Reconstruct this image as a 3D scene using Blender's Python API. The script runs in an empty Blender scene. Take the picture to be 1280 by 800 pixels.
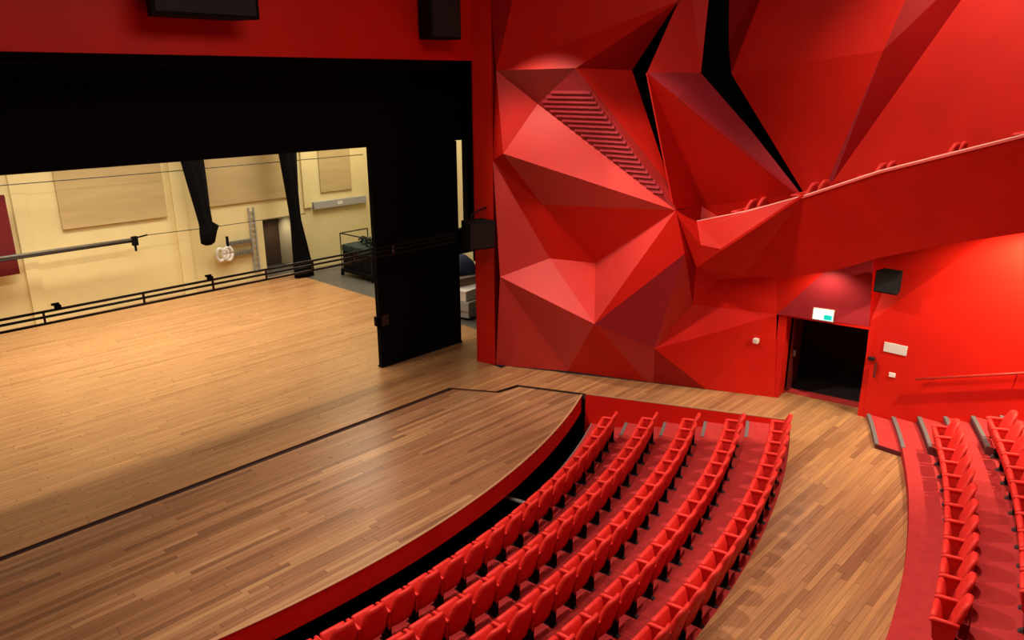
import bpy, bmesh, math, random
from mathutils import Vector, Matrix
random.seed(7)
SC = bpy.context.scene
COL = SC.collection

# ------------------------------------------------------------------ camera
F, PX, PY, H = 955.0, 640.0, 400.0, 7.6            # focal length in pixels of the 1280x800 frame
def pix(u, v): return Vector((u - PX, -(v - PY), F))
_Z = -pix(653, 3445); _Z.normalize()               # vertical vanishing point
_X = pix(1592, 100); _X -= _Z * _X.dot(_Z); _X.normalize()   # stage-front vanishing point
_Y = _X.cross(_Z)
if _Y.z < 0: _Y = -_Y
RW = Matrix((_X, _Y, _Z))                          # camera (right, up, forward) -> world
CAM = Vector((0, 0, H))
cd = bpy.data.cameras.new('camera'); cam = bpy.data.objects.new('camera', cd); COL.objects.link(cam)
cd.sensor_fit = 'HORIZONTAL'; cd.sensor_width = 36; cd.lens = F / 1280 * 36; cd.clip_end = 200
right, up, fwd = RW.col[0], RW.col[1], RW.col[2]
cam.matrix_world = Matrix(((right.x, up.x, -fwd.x, CAM.x), (right.y, up.y, -fwd.y, CAM.y), (right.z, up.z, -fwd.z, CAM.z), (0, 0, 0, 1)))
SC.camera = cam
SC.view_settings.view_transform = 'Standard'; SC.view_settings.look = 'None'
SC.view_settings.gamma = 1; SC.view_settings.use_curve_mapping = False
SC.view_settings.exposure = 0.0

# ------------------------------------------------------------------ world and large lights
w = bpy.data.worlds.new('world'); SC.world = w; w.use_nodes = True
w.node_tree.nodes['Background'].inputs[0].default_value = (0.012, 0.010, 0.010, 1)
w.node_tree.nodes['Background'].inputs[1].default_value = 1.0
def area(name, loc, target, size, power, color=(1, 1, 1), sy=None, spread=180):
    l = bpy.data.lights.new(name, 'AREA'); l.energy = power; l.color = color; l.size = size
    if sy: l.shape = 'RECTANGLE'; l.size_y = sy
    l.spread = math.radians(spread)
    o = bpy.data.objects.new(name, l); COL.objects.link(o); o.location = loc
    o.rotation_euler = (Vector(target) - Vector(loc)).to_track_quat('-Z', 'Y').to_euler(); return o
def spot(name, loc, target, power, angle, blend=0.5, color=(1, 1, 1), radius=0.1):
    l = bpy.data.lights.new(name, 'SPOT'); l.energy = power; l.color = color; l.spot_size = math.radians(angle)
    l.spot_blend = blend; l.shadow_soft_size = radius
    o = bpy.data.objects.new(name, l); COL.objects.link(o); o.location = loc
    o.rotation_euler = (Vector(target) - Vector(loc)).to_track_quat('-Z', 'Y').to_euler(); return o
WARM = (1.0, 0.86, 0.68); HOUSE = (1.0, 0.86, 0.70)
STG = (1.0, 0.88, 0.68)
area('stage_work_light', (8, 24.0, 11.3), (8, 24.0, 0), 11, 800, STG, 2.0, 92)
area('stage_work_light', (8, 17.6, 11.3), (8, 19.8, 0), 11, 520, STG, 0.5, 110)
area('stage_work_light', (17.5, 24.5, 9.5), (17.8, 26, 0), 3, 620, STG, 4)
area('house_fill', (7.5, 5.0, 12.4), (7.5, 5.0, 0), 6, 660, HOUSE, 6)  # soft fill added under the ceiling to lift the dim walls
spot('house_key', (8.0, 11.9, 12.2), (10.4, 6.0, 0), 4300, 90, 0.6, HOUSE, 0.22)
spot('house_key', (2.0, 7.5, 12.2), (4.0, 9.0, 0), 1900, 76, 0.8, HOUSE, 0.4)  # unseen second spot, added as fill for the forestage
spot('tier_spot', (11.5, 3.8, 12.2), (12.8, 2.8, 0), 3200, 56, 0.6, HOUSE, 0.3)
spot('wall_washer', (11.3, 13.4, 12.2), (15.0, 11.5, 2.4), 2600, 37, 0.5, HOUSE, 0.25)
spot('wall_washer', (11.8, 11.4, 12.2), (15.9, 9.0, 4.0), 1550, 27, 0.5, HOUSE, 0.25)
spot('wall_washer', (14.0, 3.6, 12.2), (17.5, 4.6, 7.2), 1450, 62, 0.8, HOUSE, 0.25)

# ------------------------------------------------------------------ pixel to place
def ray(u, v): return RW @ pix(u, v)
def on_plane(u, v, p, n):
    d = ray(u, v); t = (Vector(p) - CAM).dot(n) / d.dot(n); return CAM + d * t
def gp(u, v, z=0): return on_plane(u, v, (0, 0, z), Vector((0, 0, 1)))
def yp(u, v, y): return on_plane(u, v, (0, y, 0), Vector((0, 1, 0)))
def xp(u, v, x): return on_plane(u, v, (x, 0, 0), Vector((1, 0, 0)))

# ------------------------------------------------------------------ materials
MATS = {}
def mat(name, col, rough=0.6, col2=None, scale=8, metal=0.0, bump=0.0, bscale=200, spec=0.5, stretch=None, emit=None, estr=0):
    if name in MATS: return MATS[name]
    m = bpy.data.materials.new(name); m.use_nodes = True; nt = m.node_tree; N = nt.nodes; L = nt.links
    b = N['Principled BSDF']; b.inputs['Roughness'].default_value = rough; b.inputs['Metallic'].default_value = metal
    b.inputs['Specular IOR Level'].default_value = spec
    b.inputs['Base Color'].default_value = (*col, 1)
    tc = N.new('ShaderNodeTexCoord')
    if col2:
        n = N.new('ShaderNodeTexNoise'); n.inputs['Scale'].default_value = scale; n.inputs['Detail'].default_value = 4
        mp = N.new('ShaderNodeMapping'); mp.inputs['Scale'].default_value = stretch or (1, 1, 1)
        g = N.new('ShaderNodeNewGeometry'); L.new(g.outputs['Position'], mp.inputs['Vector']); L.new(mp.outputs[0], n.inputs['Vector'])
        r = N.new('ShaderNodeValToRGB'); r.color_ramp.elements[0].position = 0.35; r.color_ramp.elements[1].position = 0.65
        r.color_ramp.elements[0].color = (*col, 1); r.color_ramp.elements[1].color = (*col2, 1)
        L.new(n.outputs['Fac'], r.inputs['Fac']); L.new(r.outputs['Color'], b.inputs['Base Color'])
    if bump:
        n2 = N.new('ShaderNodeTexNoise'); n2.inputs['Scale'].default_value = bscale; n2.inputs['Detail'].default_value = 3
        L.new(tc.outputs['Object'], n2.inputs['Vector'])
        bp = N.new('ShaderNodeBump'); bp.inputs['Strength'].default_value = bump; bp.inputs['Distance'].default_value = 0.01
        L.new(n2.outputs['Fac'], bp.inputs['Height']); L.new(bp.outputs['Normal'], b.inputs['Normal'])
    if emit:
        b.inputs['Emission Color'].default_value = (*emit, 1); b.inputs['Emission Strength'].default_value = estr
    MATS[name] = m; return m

def wood(name, stops, rough):
    m = bpy.data.materials.new(name); m.use_nodes = True; nt = m.node_tree; N = nt.nodes; L = nt.links
    b = N['Principled BSDF']
    oi = N.new('ShaderNodeObjectInfo'); g = N.new('ShaderNodeNewGeometry')
    ad = N.new('ShaderNodeMath'); ad.operation = 'ADD'; L.new(oi.outputs['Random'], ad.inputs[0]); L.new(g.outputs['Random Per Island'], ad.inputs[1])
    fr = N.new('ShaderNodeMath'); fr.operation = 'FRACT'; L.new(ad.outputs[0], fr.inputs[0])
    r = N.new('ShaderNodeValToRGB'); e = r.color_ramp.elements
    e[0].position = 0; e[0].color = (*stops[0], 1); e[1].position = 1; e[1].color = (*stops[-1], 1)
    for i in range(1, len(stops) - 1):
        x = e.new(i / (len(stops) - 1)); x.color = (*stops[i], 1)
    L.new(fr.outputs[0], r.inputs['Fac'])
    mp = N.new('ShaderNodeMapping'); mp.inputs['Scale'].default_value = (0.7, 22, 1); L.new(g.outputs['Position'], mp.inputs['Vector'])
    cb = N.new('ShaderNodeVectorMath'); cb.operation = 'ADD'; L.new(mp.outputs[0], cb.inputs[0])
    sc = N.new('ShaderNodeMath'); sc.operation = 'MULTIPLY'; sc.inputs[1].default_value = 40; L.new(fr.outputs[0], sc.inputs[0]); L.new(sc.outputs[0], cb.inputs[1])
    n = N.new('ShaderNodeTexNoise'); n.inputs['Scale'].default_value = 1.6; n.inputs['Detail'].default_value = 5; n.inputs['Roughness'].default_value = 0.6
    L.new(cb.outputs[0], n.inputs['Vector'])
    gr = N.new('ShaderNodeMapRange'); gr.inputs[1].default_value = 0.3; gr.inputs[2].default_value = 0.7; gr.inputs[3].default_value = 0.72; gr.inputs[4].default_value = 1.2
    L.new(n.outputs['Fac'], gr.inputs[0])
    mx = N.new('ShaderNodeMix'); mx.data_type = 'RGBA'; mx.blend_type = 'MULTIPLY'; mx.inputs['Factor'].default_value = 1
    L.new(r.outputs['Color'], mx.inputs['A']); L.new(gr.outputs[0], mx.inputs['B'])
    L.new(mx.outputs['Result'], b.inputs['Base Color'])
    b.inputs['Roughness'].default_value = rough; b.inputs['Specular IOR Level'].default_value = 0.4
    return m

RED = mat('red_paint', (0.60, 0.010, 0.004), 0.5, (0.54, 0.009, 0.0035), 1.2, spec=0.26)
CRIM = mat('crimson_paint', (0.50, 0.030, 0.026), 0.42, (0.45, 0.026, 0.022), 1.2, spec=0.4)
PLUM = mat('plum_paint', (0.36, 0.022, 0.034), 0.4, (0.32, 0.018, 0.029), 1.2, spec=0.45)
DRED = mat('dark_red_and_shaded_red', (0.34, 0.004, 0.004), 0.5, (0.30, 0.003, 0.003), 1.2, spec=0.3)  # ceiling red; on facets, the wall's red with shade put into the colour
BLACK = mat('black_drape', (0.0025, 0.0022, 0.0025), 0.9, spec=0.1)
BOXB = mat('black_plastic', (0.004, 0.0035, 0.004), 0.8, spec=0.12, bump=0.2)
STEEL = mat('dark_steel', (0.015, 0.013, 0.012), 0.45, metal=0.3)
GALV = mat('galvanised_steel', (0.32, 0.31, 0.28), 0.4, metal=0.6)
CREAM = mat('cream_wall', (0.80, 0.69, 0.36), 0.8, (0.75, 0.64, 0.33), 0.8)
BEIGE = mat('beige_panel', (0.56, 0.43, 0.21), 0.85, (0.50, 0.38, 0.18), 1.5, stretch=(0.4, 1, 3))
GREYP = mat('grey_trunking', (0.36, 0.36, 0.34), 0.5)
CONC = mat('dark_stage_floor', (0.10, 0.09, 0.075), 0.5, (0.07, 0.065, 0.055), 2)
CARPET = mat('red_carpet', (0.43, 0.034, 0.034), 0.95, (0.38, 0.029, 0.030), 5, bump=0.3, bscale=60, spec=0.1)
NOSE = mat('grey_nosing', (0.13, 0.11, 0.105), 0.7)
SEAT = mat('red_upholstery', (0.74, 0.028, 0.020), 0.6, (0.66, 0.022, 0.016), 9, bump=0.15, bscale=90, spec=0.35)
SHELL = mat('red_seat_shell', (0.60, 0.018, 0.014), 0.5, (0.54, 0.016, 0.012), 9, spec=0.4)
WHITE = mat('white_plastic', (0.75, 0.73, 0.68), 0.5)
FOOT = mat('dark_cast_foot', (0.05, 0.03, 0.032), 0.5)
W_STAGE = wood('stage_planks', [(0.36, 0.178, 0.072), (0.43, 0.222, 0.094), (0.385, 0.192, 0.08), (0.46, 0.242, 0.102), (0.32, 0.155, 0.062)], 0.33)
W_FORE = wood('forestage_planks', [(0.24, 0.105, 0.045), (0.36, 0.18, 0.085), (0.28, 0.125, 0.06), (0.42, 0.225, 0.105), (0.20, 0.09, 0.045), (0.31, 0.145, 0.07)], 0.33)
W_AISLE = wood('aisle_planks', [(0.31, 0.138, 0.058), (0.41, 0.20, 0.085), (0.34, 0.155, 0.070), (0.45, 0.225, 0.088), (0.25, 0.108, 0.050), (0.37, 0.175, 0.078)], 0.35)
UNDER = mat('dark_subfloor', (0.04, 0.018, 0.01), 0.9)

# ------------------------------------------------------------------ mesh helpers
class MB:
    def __init__(s): s.v = []; s.f = []; s.smooth = False
    def add(s, vs, fs):
        o = len(s.v); s.v += [tuple(p) for p in vs]; s.f += [tuple(i + o for i in f) for f in fs]; return s
    def box(s, a, b):
        x0, y0, z0 = a; x1, y1, z1 = b
        return s.add([(x0, y0, z0), (x1, y0, z0), (x1, y1, z0), (x0, y1, z0), (x0, y0, z1), (x1, y0, z1), (x1, y1, z1), (x0, y1, z1)],
                     [(0, 3, 2, 1), (4, 5, 6, 7), (0, 1, 5, 4), (1, 2, 6, 5), (2, 3, 7, 6), (3, 0, 4, 7)])
    def prism(s, bot, top):
        n = len(bot)
        return s.add(list(bot) + list(top), [tuple(range(n))[::-1], tuple(range(n, 2 * n))] + [(i, (i + 1) % n, n + (i + 1) % n, n + i) for i in range(n)])
    def tube(s, pts, r, k=8):
        pts = [Vector(p) for p in pts]; rings = []
        for i, p in enumerate(pts):
            d = (pts[min(i + 1, len(pts) - 1)] - pts[max(i - 1, 0)]).normalized()
            a = d.cross(Vector((0, 0, 1)))
            if a.length < 1e-3: a = d.cross(Vector((0, 1, 0)))
            a.normalize(); b = d.cross(a)
            rr = r[i] if isinstance(r, (list, tuple)) else r
            rings.append([p + (a * math.cos(t) + b * math.sin(t)) * rr for t in [2 * math.pi * j / k for j in range(k)]])
        o = len(s.v); s.v += [tuple(q) for g in rings for q in g]
        for i in range(len(pts) - 1):
            for j in range(k): s.f.append((o + i * k + j, o + i * k + (j + 1) % k, o + (i + 1) * k + (j + 1) % k, o + (i + 1) * k + j))
        s.f.append(tuple(o + j for j in range(k))[::-1]); s.f.append(tuple(o + (len(pts) - 1) * k + j for j in range(k))); return s
    def loft(s, rings):
        k = len(rings[0]); o = len(s.v); s.v += [tuple(q) for g in rings for q in g]
        for i in range(len(rings) - 1):
            for j in range(k): s.f.append((o + i * k + j, o + i * k + (j + 1) % k, o + (i + 1) * k + (j + 1) % k, o + (i + 1) * k + j))
        s.f.append(tuple(o + j for j in range(k))[::-1]); s.f.append(tuple(o + (len(rings) - 1) * k + j for j in range(k))); return s
    def mesh(s, name, m, bevel=0, smooth=False, seg=2):
        me = bpy.data.meshes.new(name); me.from_pydata(s.v, [], s.f); me.materials.append(m)
        bm = bmesh.new(); bm.from_mesh(me); bmesh.ops.recalc_face_normals(bm, faces=bm.faces)
        if bevel: bmesh.ops.bevel(bm, geom=[e for e in bm.edges if len(e.link_faces) == 2 and e.calc_face_angle(0) > 0.5], offset=bevel, segments=seg, affect='EDGES', profile=0.5)
        if smooth:
            for f in bm.faces: f.smooth = True
        bm.to_mesh(me); bm.free(); return me
    def obj(s, name, m, parent=None, bevel=0, smooth=False, seg=2):
        return link(name, s.mesh(name, m, bevel, smooth, seg), parent)
def link(name, me, parent=None, mw=None):
    o = bpy.data.objects.new(name, me); COL.objects.link(o)
    if parent: o.parent = parent
    if mw is not None: o.matrix_local = mw
    return o
def tag(o, label, cat, group=None, kind=None):
    o['label'] = label; o['category'] = cat
    if group: o['group'] = group
    if kind: o['kind'] = kind
    return o
def empty(name, loc=(0, 0, 0), rz=0):
    o = bpy.data.objects.new(name, None); COL.objects.link(o); o.location = loc; o.rotation_euler = (0, 0, rz); o.empty_display_size = 0.2
    return o
def copy_tree(o, parent=None):
    c = o.copy(); COL.objects.link(c); c.parent = parent
    for ch in [x for x in bpy.data.objects if x.parent == o]: copy_tree(ch, c)
    return c

CX, CY = 6.0, 27.95                                  # centre of the hall's arcs
def pol(r, deg, z=0): a = math.radians(deg); return Vector((CX + r * math.sin(a), CY - r * math.cos(a), z))

# ------------------------------------------------------------------ wooden floors, plank by plank
def make_floor(name, label, xl, xr, y0, y1, z, m, pw, lens, nparts, seed, depth=0.25):
    rnd = random.Random(seed)
    base = MB(); planks = []
    n = max(1, round((y1 - y0) / pw)); pw = (y1 - y0) / n
    for i in range(n):
        a, b = y0 + i * pw, y0 + (i + 1) * pw
        A0, A1, B0, B1 = xl(a), xl(b), xr(a), xr(b)
        if max(B0, B1) - min(A0, A1) < 0.05: continue
        B0 = max(B0, A0 + .02); B1 = max(B1, A1 + .02)
        base.prism([(A0, a, z - depth), (B0, a, z - depth), (B1, b, z - depth), (A1, b, z - depth)], [(A0, a, z - .012), (B0, a, z - .012), (B1, b, z - .012), (A1, b, z - .012)])
        g = 0.003
        lo, hi = max(A0, A1), min(B0, B1)
        cuts = []; x = lo - rnd.random() * 2.0
        while x < hi:
            x += rnd.choice(lens)
            if lo + .35 < x < hi - .35: cuts.append(x)
        ends = [None] + cuts + [None]
        for j in range(len(ends) - 1):
            l, r = ends[j], ends[j + 1]
            la, lb = (A0, A1) if l is None else (l + g, l + g)
            ra, rb = (B0, B1) if r is None else (r - g, r - g)
            planks.append([(la, a + g / 2), (ra, a + g / 2), (rb, b - g / 2), (lb, b - g / 2)])
    fl = base.obj(name, UNDER); tag(fl, label, 'floor', kind='structure')
    def dist(p): return (Vector((sum(q[0] for q in p) / 4, sum(q[1] for q in p) / 4, 0)) - CAM).length / max(.2, (p[1][0] - p[0][0])) ** .25
    def vis(p):
        cxx = sum(q[0] for q in p) / 4; cyy = sum(q[1] for q in p) / 4
        c = RW.transposed() @ (Vector((cxx, cyy, z)) - CAM)
        if c.z < .1: return False
        u = PX + F * c.x / c.z; v = PY - F * c.y / c.z
        return -60 < u < 1340 and v < 840
    planks.sort(key=lambda p: dist(p) + (0 if vis(p) else 1000))
    cache = {}
    for p in planks[:nparts]:
        ox, oy = p[0]
        key = tuple(round(t, 3) for q in p for t in (q[0] - ox, q[1] - oy))
        if key not in cache:
            dz = 0
            cache[key] = MB().prism([(q[0] - ox, q[1] - oy, -.011) for q in p], [(q[0] - ox, q[1] - oy, 0) for q in p]).mesh('plank', m)
        o = link('plank', cache[key], fl); o.location = (ox, oy, z + rnd.uniform(0, .0012))
    if len(planks) > nparts:
        s = MB()
        for p in planks[nparts:]: s.prism([(q[0], q[1], z - .011) for q in p], [(q[0], q[1], z + rnd.uniform(0, .0012)) for q in p])
        o = s.obj('plank_field', m, fl); o['kind'] = 'stuff'
    return fl

W0, W1 = gp(619, 456), gp(970, 497)                 # foot of the faceted wall
PA, PB = gp(735, 492), gp(985, 524)                 # top edge of the pit's end wall
W2 = gp(1075, 520)
def lin(a, b, y): return a.x + (b.x - a.x) * (y - a.y) / (b.y - a.y)
R_FRONT, R_PITREAR, R_TIER = 18.73, 23.72, 25.93
SEAM = 13.88
def disc(r, y): d = r * r - (CY - y) ** 2; return CX + math.sqrt(d) if d > 0 else None
def fore_xl(y):
    d = R_FRONT ** 2 - (CY - y) ** 2
    return max(-1.0, CX - math.sqrt(d)) if d > 0 else CX
Q1, Q2, Q3 = gp(557, 484), gp(634, 490), gp(648, 480)
def fore_xr(y):
    d = disc(R_FRONT, y); d = CX if d is None else d
    if y > Q3.y: e = lin(Q1, Q2, y)
    elif y > Q2.y: e = lin(Q2, Q3, y) if True else 0
    else: e = 99
    e2 = lin(PA, PB, y) - 0.04
    return min(d, e2, lin(Q1, Q2, y) if y > Q2.y + .01 and y > Q3.y else e2)
make_floor('forestage', 'brown plank forestage with a curved front edge above the seats', fore_xl, fore_xr, CY - R_FRONT + .01, SEAM - .08, -0.045, W_FORE, 0.105, (1.8, 2.5, 3.3), 300, 3, 0.1)
def walk_xl(y):
    pw_ = lin(PA, PB, y)
    d = disc(R_PITREAR, y)
    if d is None: return 3.0
    if y > PA.y + .01:
        if y > Q3.y: return lin(Q1, Q2, y) + .0
        return lin(PA, PB, y)
    return min(d, pw_)
def walk_xr(y):
    if y < 5.40:
        d = disc(R_TIER, y); d = CX if d is None else d
        return min(d, 17.64)
    if y < W1.y: return lin(W2, W1, y) + .50
    return lin(W1, W0, y) + .02
make_floor('side_walkway', 'worn plank walkway between the pit seats, the red wall and the tiers', walk_xl, walk_xr, CY - R_TIER + .01, SEAM, 0.0, W_AISLE, 0.105, (1.5, 2.2, 3.0), 300, 5)
def st_xr(y):
    if y < 14.9: return 14.12
    return 16.05
make_floor('stage_floor', 'golden brown plank stage floor under the work lights', lambda y: -1.0, st_xr, SEAM + .0, 28.0, 0.0, W_STAGE, 0.105, (1.9, 2.7, 3.6), 300, 9)
o = MB().box((16.06, 14.9, -.25), (20.4, 28.0, -.004)).obj('side_stage_floor', CONC); tag(o, 'dark grey side stage floor right of the planks', 'floor', kind='structure')
# dark lip strip along the seam
o = MB().box((-1, SEAM - .075, -.2), (12.1, SEAM - .004, -.038)).obj('trim_1', mat('seam_strip', (0.03, 0.006, 0.004), 0.7)); tag(o, 'dark seam strip between the stage and the forestage', 'trim', kind='structure')

# ------------------------------------------------------------------ forestage front, trench and pit
def ring(mb, r0, r1, a0, a1, z0, z1, n=48, a0b=None, a1b=None):
    """solid annular sector; a0b/a1b = end angles at the outer radius"""
    a0b = a0 if a0b is None else a0b; a1b = a1 if a1b is None else a1b
    V = []
    for i in range(n + 1):
        t = i / n
        A = a0 + (a1 - a0) * t; B = a0b + (a1b - a0b) * t
        V += [pol(r0, A, z0), pol(r1, B, z0), pol(r1, B, z1), pol(r0, A, z1)]
    Fs = []
    for i in range(n):
        for j in range(4): Fs.append((i * 4 + j, i * 4 + (j + 1) % 4, i * 4 + 4 + (j + 1) % 4, i * 4 + 4 + j))
    Fs += [(0, 1, 2, 3), (n * 4 + 3, n * 4 + 2, n * 4 + 1, n * 4)]
    mb.add(V, Fs); return mb
def pitang(r):                                       # angle where radius r meets the pit's end wall
    lo, hi = 0.0, 45.0
    for _ in range(40):
        m_ = (lo + hi) / 2; p = pol(r, m_)
        if p.x < lin(PA, PB, p.y): lo = m_
        else: hi = m_
    return lo
AL = -22
o = ring(MB(), R_FRONT - .03, R_FRONT, AL, pitang(R_FRONT), -.50, -.058, 80).obj('stage_front', RED); tag(o, 'curved red fascia along the forestage edge above the black trench', 'stage front', kind='structure')
o = ring(MB(), R_FRONT - .04, R_FRONT + .012, AL, pitang(R_FRONT), -.057, -.043, 80).obj('trim_3', mat('edge_wood', (0.42, 0.22, 0.11), 0.4)); tag(o, 'thin pale wooden edge along the curved forestage front', 'trim', kind='structure')
o = ring(MB(), R_FRONT - .35, R_FRONT - .30, AL, pitang(R_FRONT), -1.5, -.06, 48).obj('trench_back', BLACK); tag(o, 'black recess under the curved forestage fascia', 'recess', kind='structure')
o = ring(MB(), R_FRONT - .35, 19.08, AL, pitang(18.95), -1.55, -1.5, 48).obj('trench_floor', BLACK); tag(o, 'black trench floor between forestage and front row', 'recess', kind='structure')
for k in range(1):
    a = 13.2
    o = MB().prism([pol(18.45, a, -.83), pol(19.03, a, -.83), pol(19.03, a + .25, -.83), pol(18.45, a + .25, -.83)], [pol(18.45, a, -.80), pol(19.03, a, -.80), pol(19.03, a + .25, -.80), pol(18.45, a + .25, -.80)]).obj('bracket', GREYP)
    tag(o, 'thin grey metal bracket bridging the black trench', 'bracket', None)
RAD = [19.02, 19.87, 20.83, 21.79, 22.76, 23.72]
PZ = [-.79, -.632, -.474, -.316, -.158]
pit = empty('pit_floor', (0, 0, 0)); tag(pit, 'stepped red carpet floor of the sunken seating pit', 'floor', kind='structure')
for i in range(5):
    aL = -12
    s = ring(MB(), RAD[i], RAD[i + 1], aL, pitang(RAD[i]), -1.5, PZ[i], 48, aL, pitang(RAD[i + 1])); s.obj('step', CARPET, pit)
    if i == 0:
        ring(MB(), RAD[0] - .03, RAD[0], aL, pitang(RAD[0]), -.86, PZ[0] + .004, 48).obj('nosing', NOSE, pit)
    else:
        e = pitang(RAD[i]); ring(MB(), RAD[i] - .005, RAD[i] + .07, e - 2.4, e, PZ[i] - .05, PZ[i] + .006, 6).obj('nosing', NOSE, pit)
e = pitang(RAD[5]); ring(MB(), RAD[5] - .0, RAD[5] + .012, -12, e, -1.5, .0, 40).obj('riser', mat('dark_riser', (0.12, 0.01, 0.01), 0.8), pit)
d = (PB - PA).normalized(); nrm = Vector((d.y, -d.x, 0)); 
if nrm.x < 0: nrm = -nrm
e0 = PA - d * 0.05 - nrm * .052; e1 = PB + d * .35 - nrm * .052
o = MB().prism([e0 + Vector((0, 0, -1.5)), e1 + Vector((0, 0, -1.5)), e1 + nrm * .05 + Vector((0, 0, -1.5)), e0 + nrm * .05 + Vector((0, 0, -1.5))],
               [e0 + Vector((0, 0, -.012)), e1 + Vector((0, 0, -.012)), e1 + nrm * .05 + Vector((0, 0, -.012)), e0 + nrm * .05 + Vector((0, 0, -.012))]).obj('pit_wall', RED)
tag(o, 'low red wall closing the end of the seating pit', 'wall', kind='structure')
t0 = PA - d * .75 - nrm * .045; t1 = PA - d * .04 - nrm * .045
o = MB().prism([q + Vector((0, 0, -1.5)) for q in (t0, t1, t1 + nrm * .04, t0 + nrm * .04)], [q + Vector((0, 0, -.15)) for q in (t0, t1, t1 + nrm * .04, t0 + nrm * .04)]).obj('trench_end', BLACK); tag(o, 'black end panel of the trench under the forestage', 'recess', kind='structure')
o = MB().prism([e0 + Vector((0, 0, -.012)), e1 + Vector((0, 0, -.012)), e1 + nrm * .05 + Vector((0, 0, -.012)), e0 + nrm * .05 + Vector((0, 0, -.012))],
               [e0 + Vector((0, 0, .006)), e1 + Vector((0, 0, .006)), e1 + nrm * .05 + Vector((0, 0, .006)), e0 + nrm * .05 + Vector((0, 0, .006))]).obj('trim_2', mat('edge_trim', (0.35, 0.2, 0.1), 0.4)); tag(o, 'thin wooden edge trim on top of the pit wall', 'trim', kind='structure')

# ------------------------------------------------------------------ carpeted tiers beyond the cross aisle
TR = [25.93, 26.86, 27.78, 28.7, 29.62, 30.54]; TZ = [.20, .53, .87, 1.20, 1.54]
def wallang(r):
    x = 17.64 - CX; return math.degrees(math.asin(min(1, x / r)))
tiers = empty('tier_floor'); tag(tiers, 'red carpeted seating tiers rising beyond the plank aisle', 'floor', kind='structure')
for i in range(5):
    ring(MB(), TR[i], TR[i + 1], -4, wallang(TR[i]), -.3, TZ[i], 48, -4, wallang(TR[i + 1])).obj('tier', CARPET, tiers)
hs = [(25.45, .02, .10, 3.7), (26.40, TZ[0], .365, 3.4), (27.32, TZ[1], .70, 3.2)]
for r, z0, z1, wdt in hs:
    r1 = r + .48
    ring(MB(), r, r1, wallang(r) - wdt, wallang(r), z0 - .04, z1, 6, wallang(r1) - wdt, wallang(r1)).obj('half_step', mat('dark_step', (0.10, 0.006, 0.007), 0.95, (0.08, 0.005, 0.006), 5), tiers)
    ring(MB(), r + .002, r1 - .002, wallang(r) - wdt + .03, wallang(r) - .02, z1 - .01, z1 + .006, 6, wallang(r1) - wdt + .03, wallang(r1) - .02).obj('tread', CARPET, tiers)
    ring(MB(), r - .008, r + .07, wallang(r) - wdt, wallang(r) - .02, z1 - .05, z1 + .012, 6).obj('nosing', NOSE, tiers)
for i in range(3):
    ring(MB(), TR[i] - .008, TR[i] + .07, wallang(TR[i]) - (3.6, 3.3, 3.1)[i], wallang(TR[i]) - .02, TZ[i] - .05, TZ[i] + .008, 6).obj('nosing', NOSE, tiers)

# ------------------------------------------------------------------ faceted side wall
WN = Vector((-(W0.y - W1.y), -(W1.x - W0.x), 0)).normalized()      # towards the room
def Wp(u, v, o=0): return on_plane(u, v, W0 + WN * o, WN)
DN = Vector((-(W1.y - W2.y), -(W2.x - W1.x), 0)).normalized()
def Dp(u, v, o=0): return on_plane(u, v, W1 + DN * o, DN)
def Up(u, v, o=0): return xp(u, v, 17.5 - o)
def Rp(u, v, o=0): return xp(u, v, 17.65 - o)
V = dict(
 E0=Wp(606, -90), E1=Wp(620, 88, .05), E2=Wp(616, 200, 0), E3=Wp(625, 346, .35), E4=Wp(620, 456, 0),
 A1=Wp(662, -90, .25), A2=Wp(880, -90, .3), S0=Wp(847, 2, .35), V2=Wp(720, 85, .65), S1=Wp(790, 88, -.2), S3=Wp(839, 234, .55),
 V5=Wp(672, 130, -.15), V4=Wp(629, 192, .45), V3=Wp(845, 263, 1.0), K=Wp(678, 256, .1), V6a=Wp(687, 323, -.15), V6b=Wp(744, 329, -.35),
 V8=Wp(743, 405, .85), V9=Wp(856, 317, .95), b1=Wp(710, 464, 0), b2=Wp(808, 477, 0), b3=Wp(817, 478, 0), V10=Wp(818, 436, .4),
 P0=Wp(870, 335, .3), P1=Wp(866, 381, .05), P2=Wp(898, 350, .05), Dt=Wp(971, 343, 0), Dj=Wp(971, 393, 0), P3=Wp(875, 421, .25), P4=Wp(882, 486, 0), Db=Wp(968, 497, 0),
 m0=Wp(862, -30, 0), m1=Wp(895, -90, 0), m2=Wp(876, 91, .2), m3=Wp(809, 91, .7), m4=Wp(877, 258, -.3), m5=Wp(843, 262, .95), m6=Wp(839, 240, .75), m7=Wp(848, 122, .75), m8=Wp(998, 243, .5), m9=Wp(938, 162, .1), m10=Wp(1001, 242, .3),
 n0=Up(912, -90, .0), n0b=Up(911, 55, .1), n1=Up(914, 92, .4), n2=Up(1004, 240, .1), n3=Up(985, -90, 0), n4=Up(1040, -90, .1), n5=Up(1172, -90, .25), n6=Up(1104, 63, .45), n7=Up(1034, 228, .1), n8=Up(1265, -90, -.1), n9=Up(1041, 227, .1), n10=Up(1500, -90, .2), n11=Up(1500, 140, .0),
 h1=Up(1004, 336, .0), h2=Up(1041, 326, 0), h3=Up(1500, 235, 0),
 q1=Wp(971, 343, 0), q2=Dp(1037, 334, .0), q3=Wp(971, 393, 0), q4=Dp(1092, 322, .0), q5=Dp(1086, 408, .0),
 r1=Rp(1092, 322, -.4), r2=Rp(1248, 288, .0), r3=Rp(1087, 402, .0), r4=Vector((17.65, -5, 7.0)), r5=Vector((17.65, -5, -.3)), r6=Vector((17.65, 5.47, -.3)),
)
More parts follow.
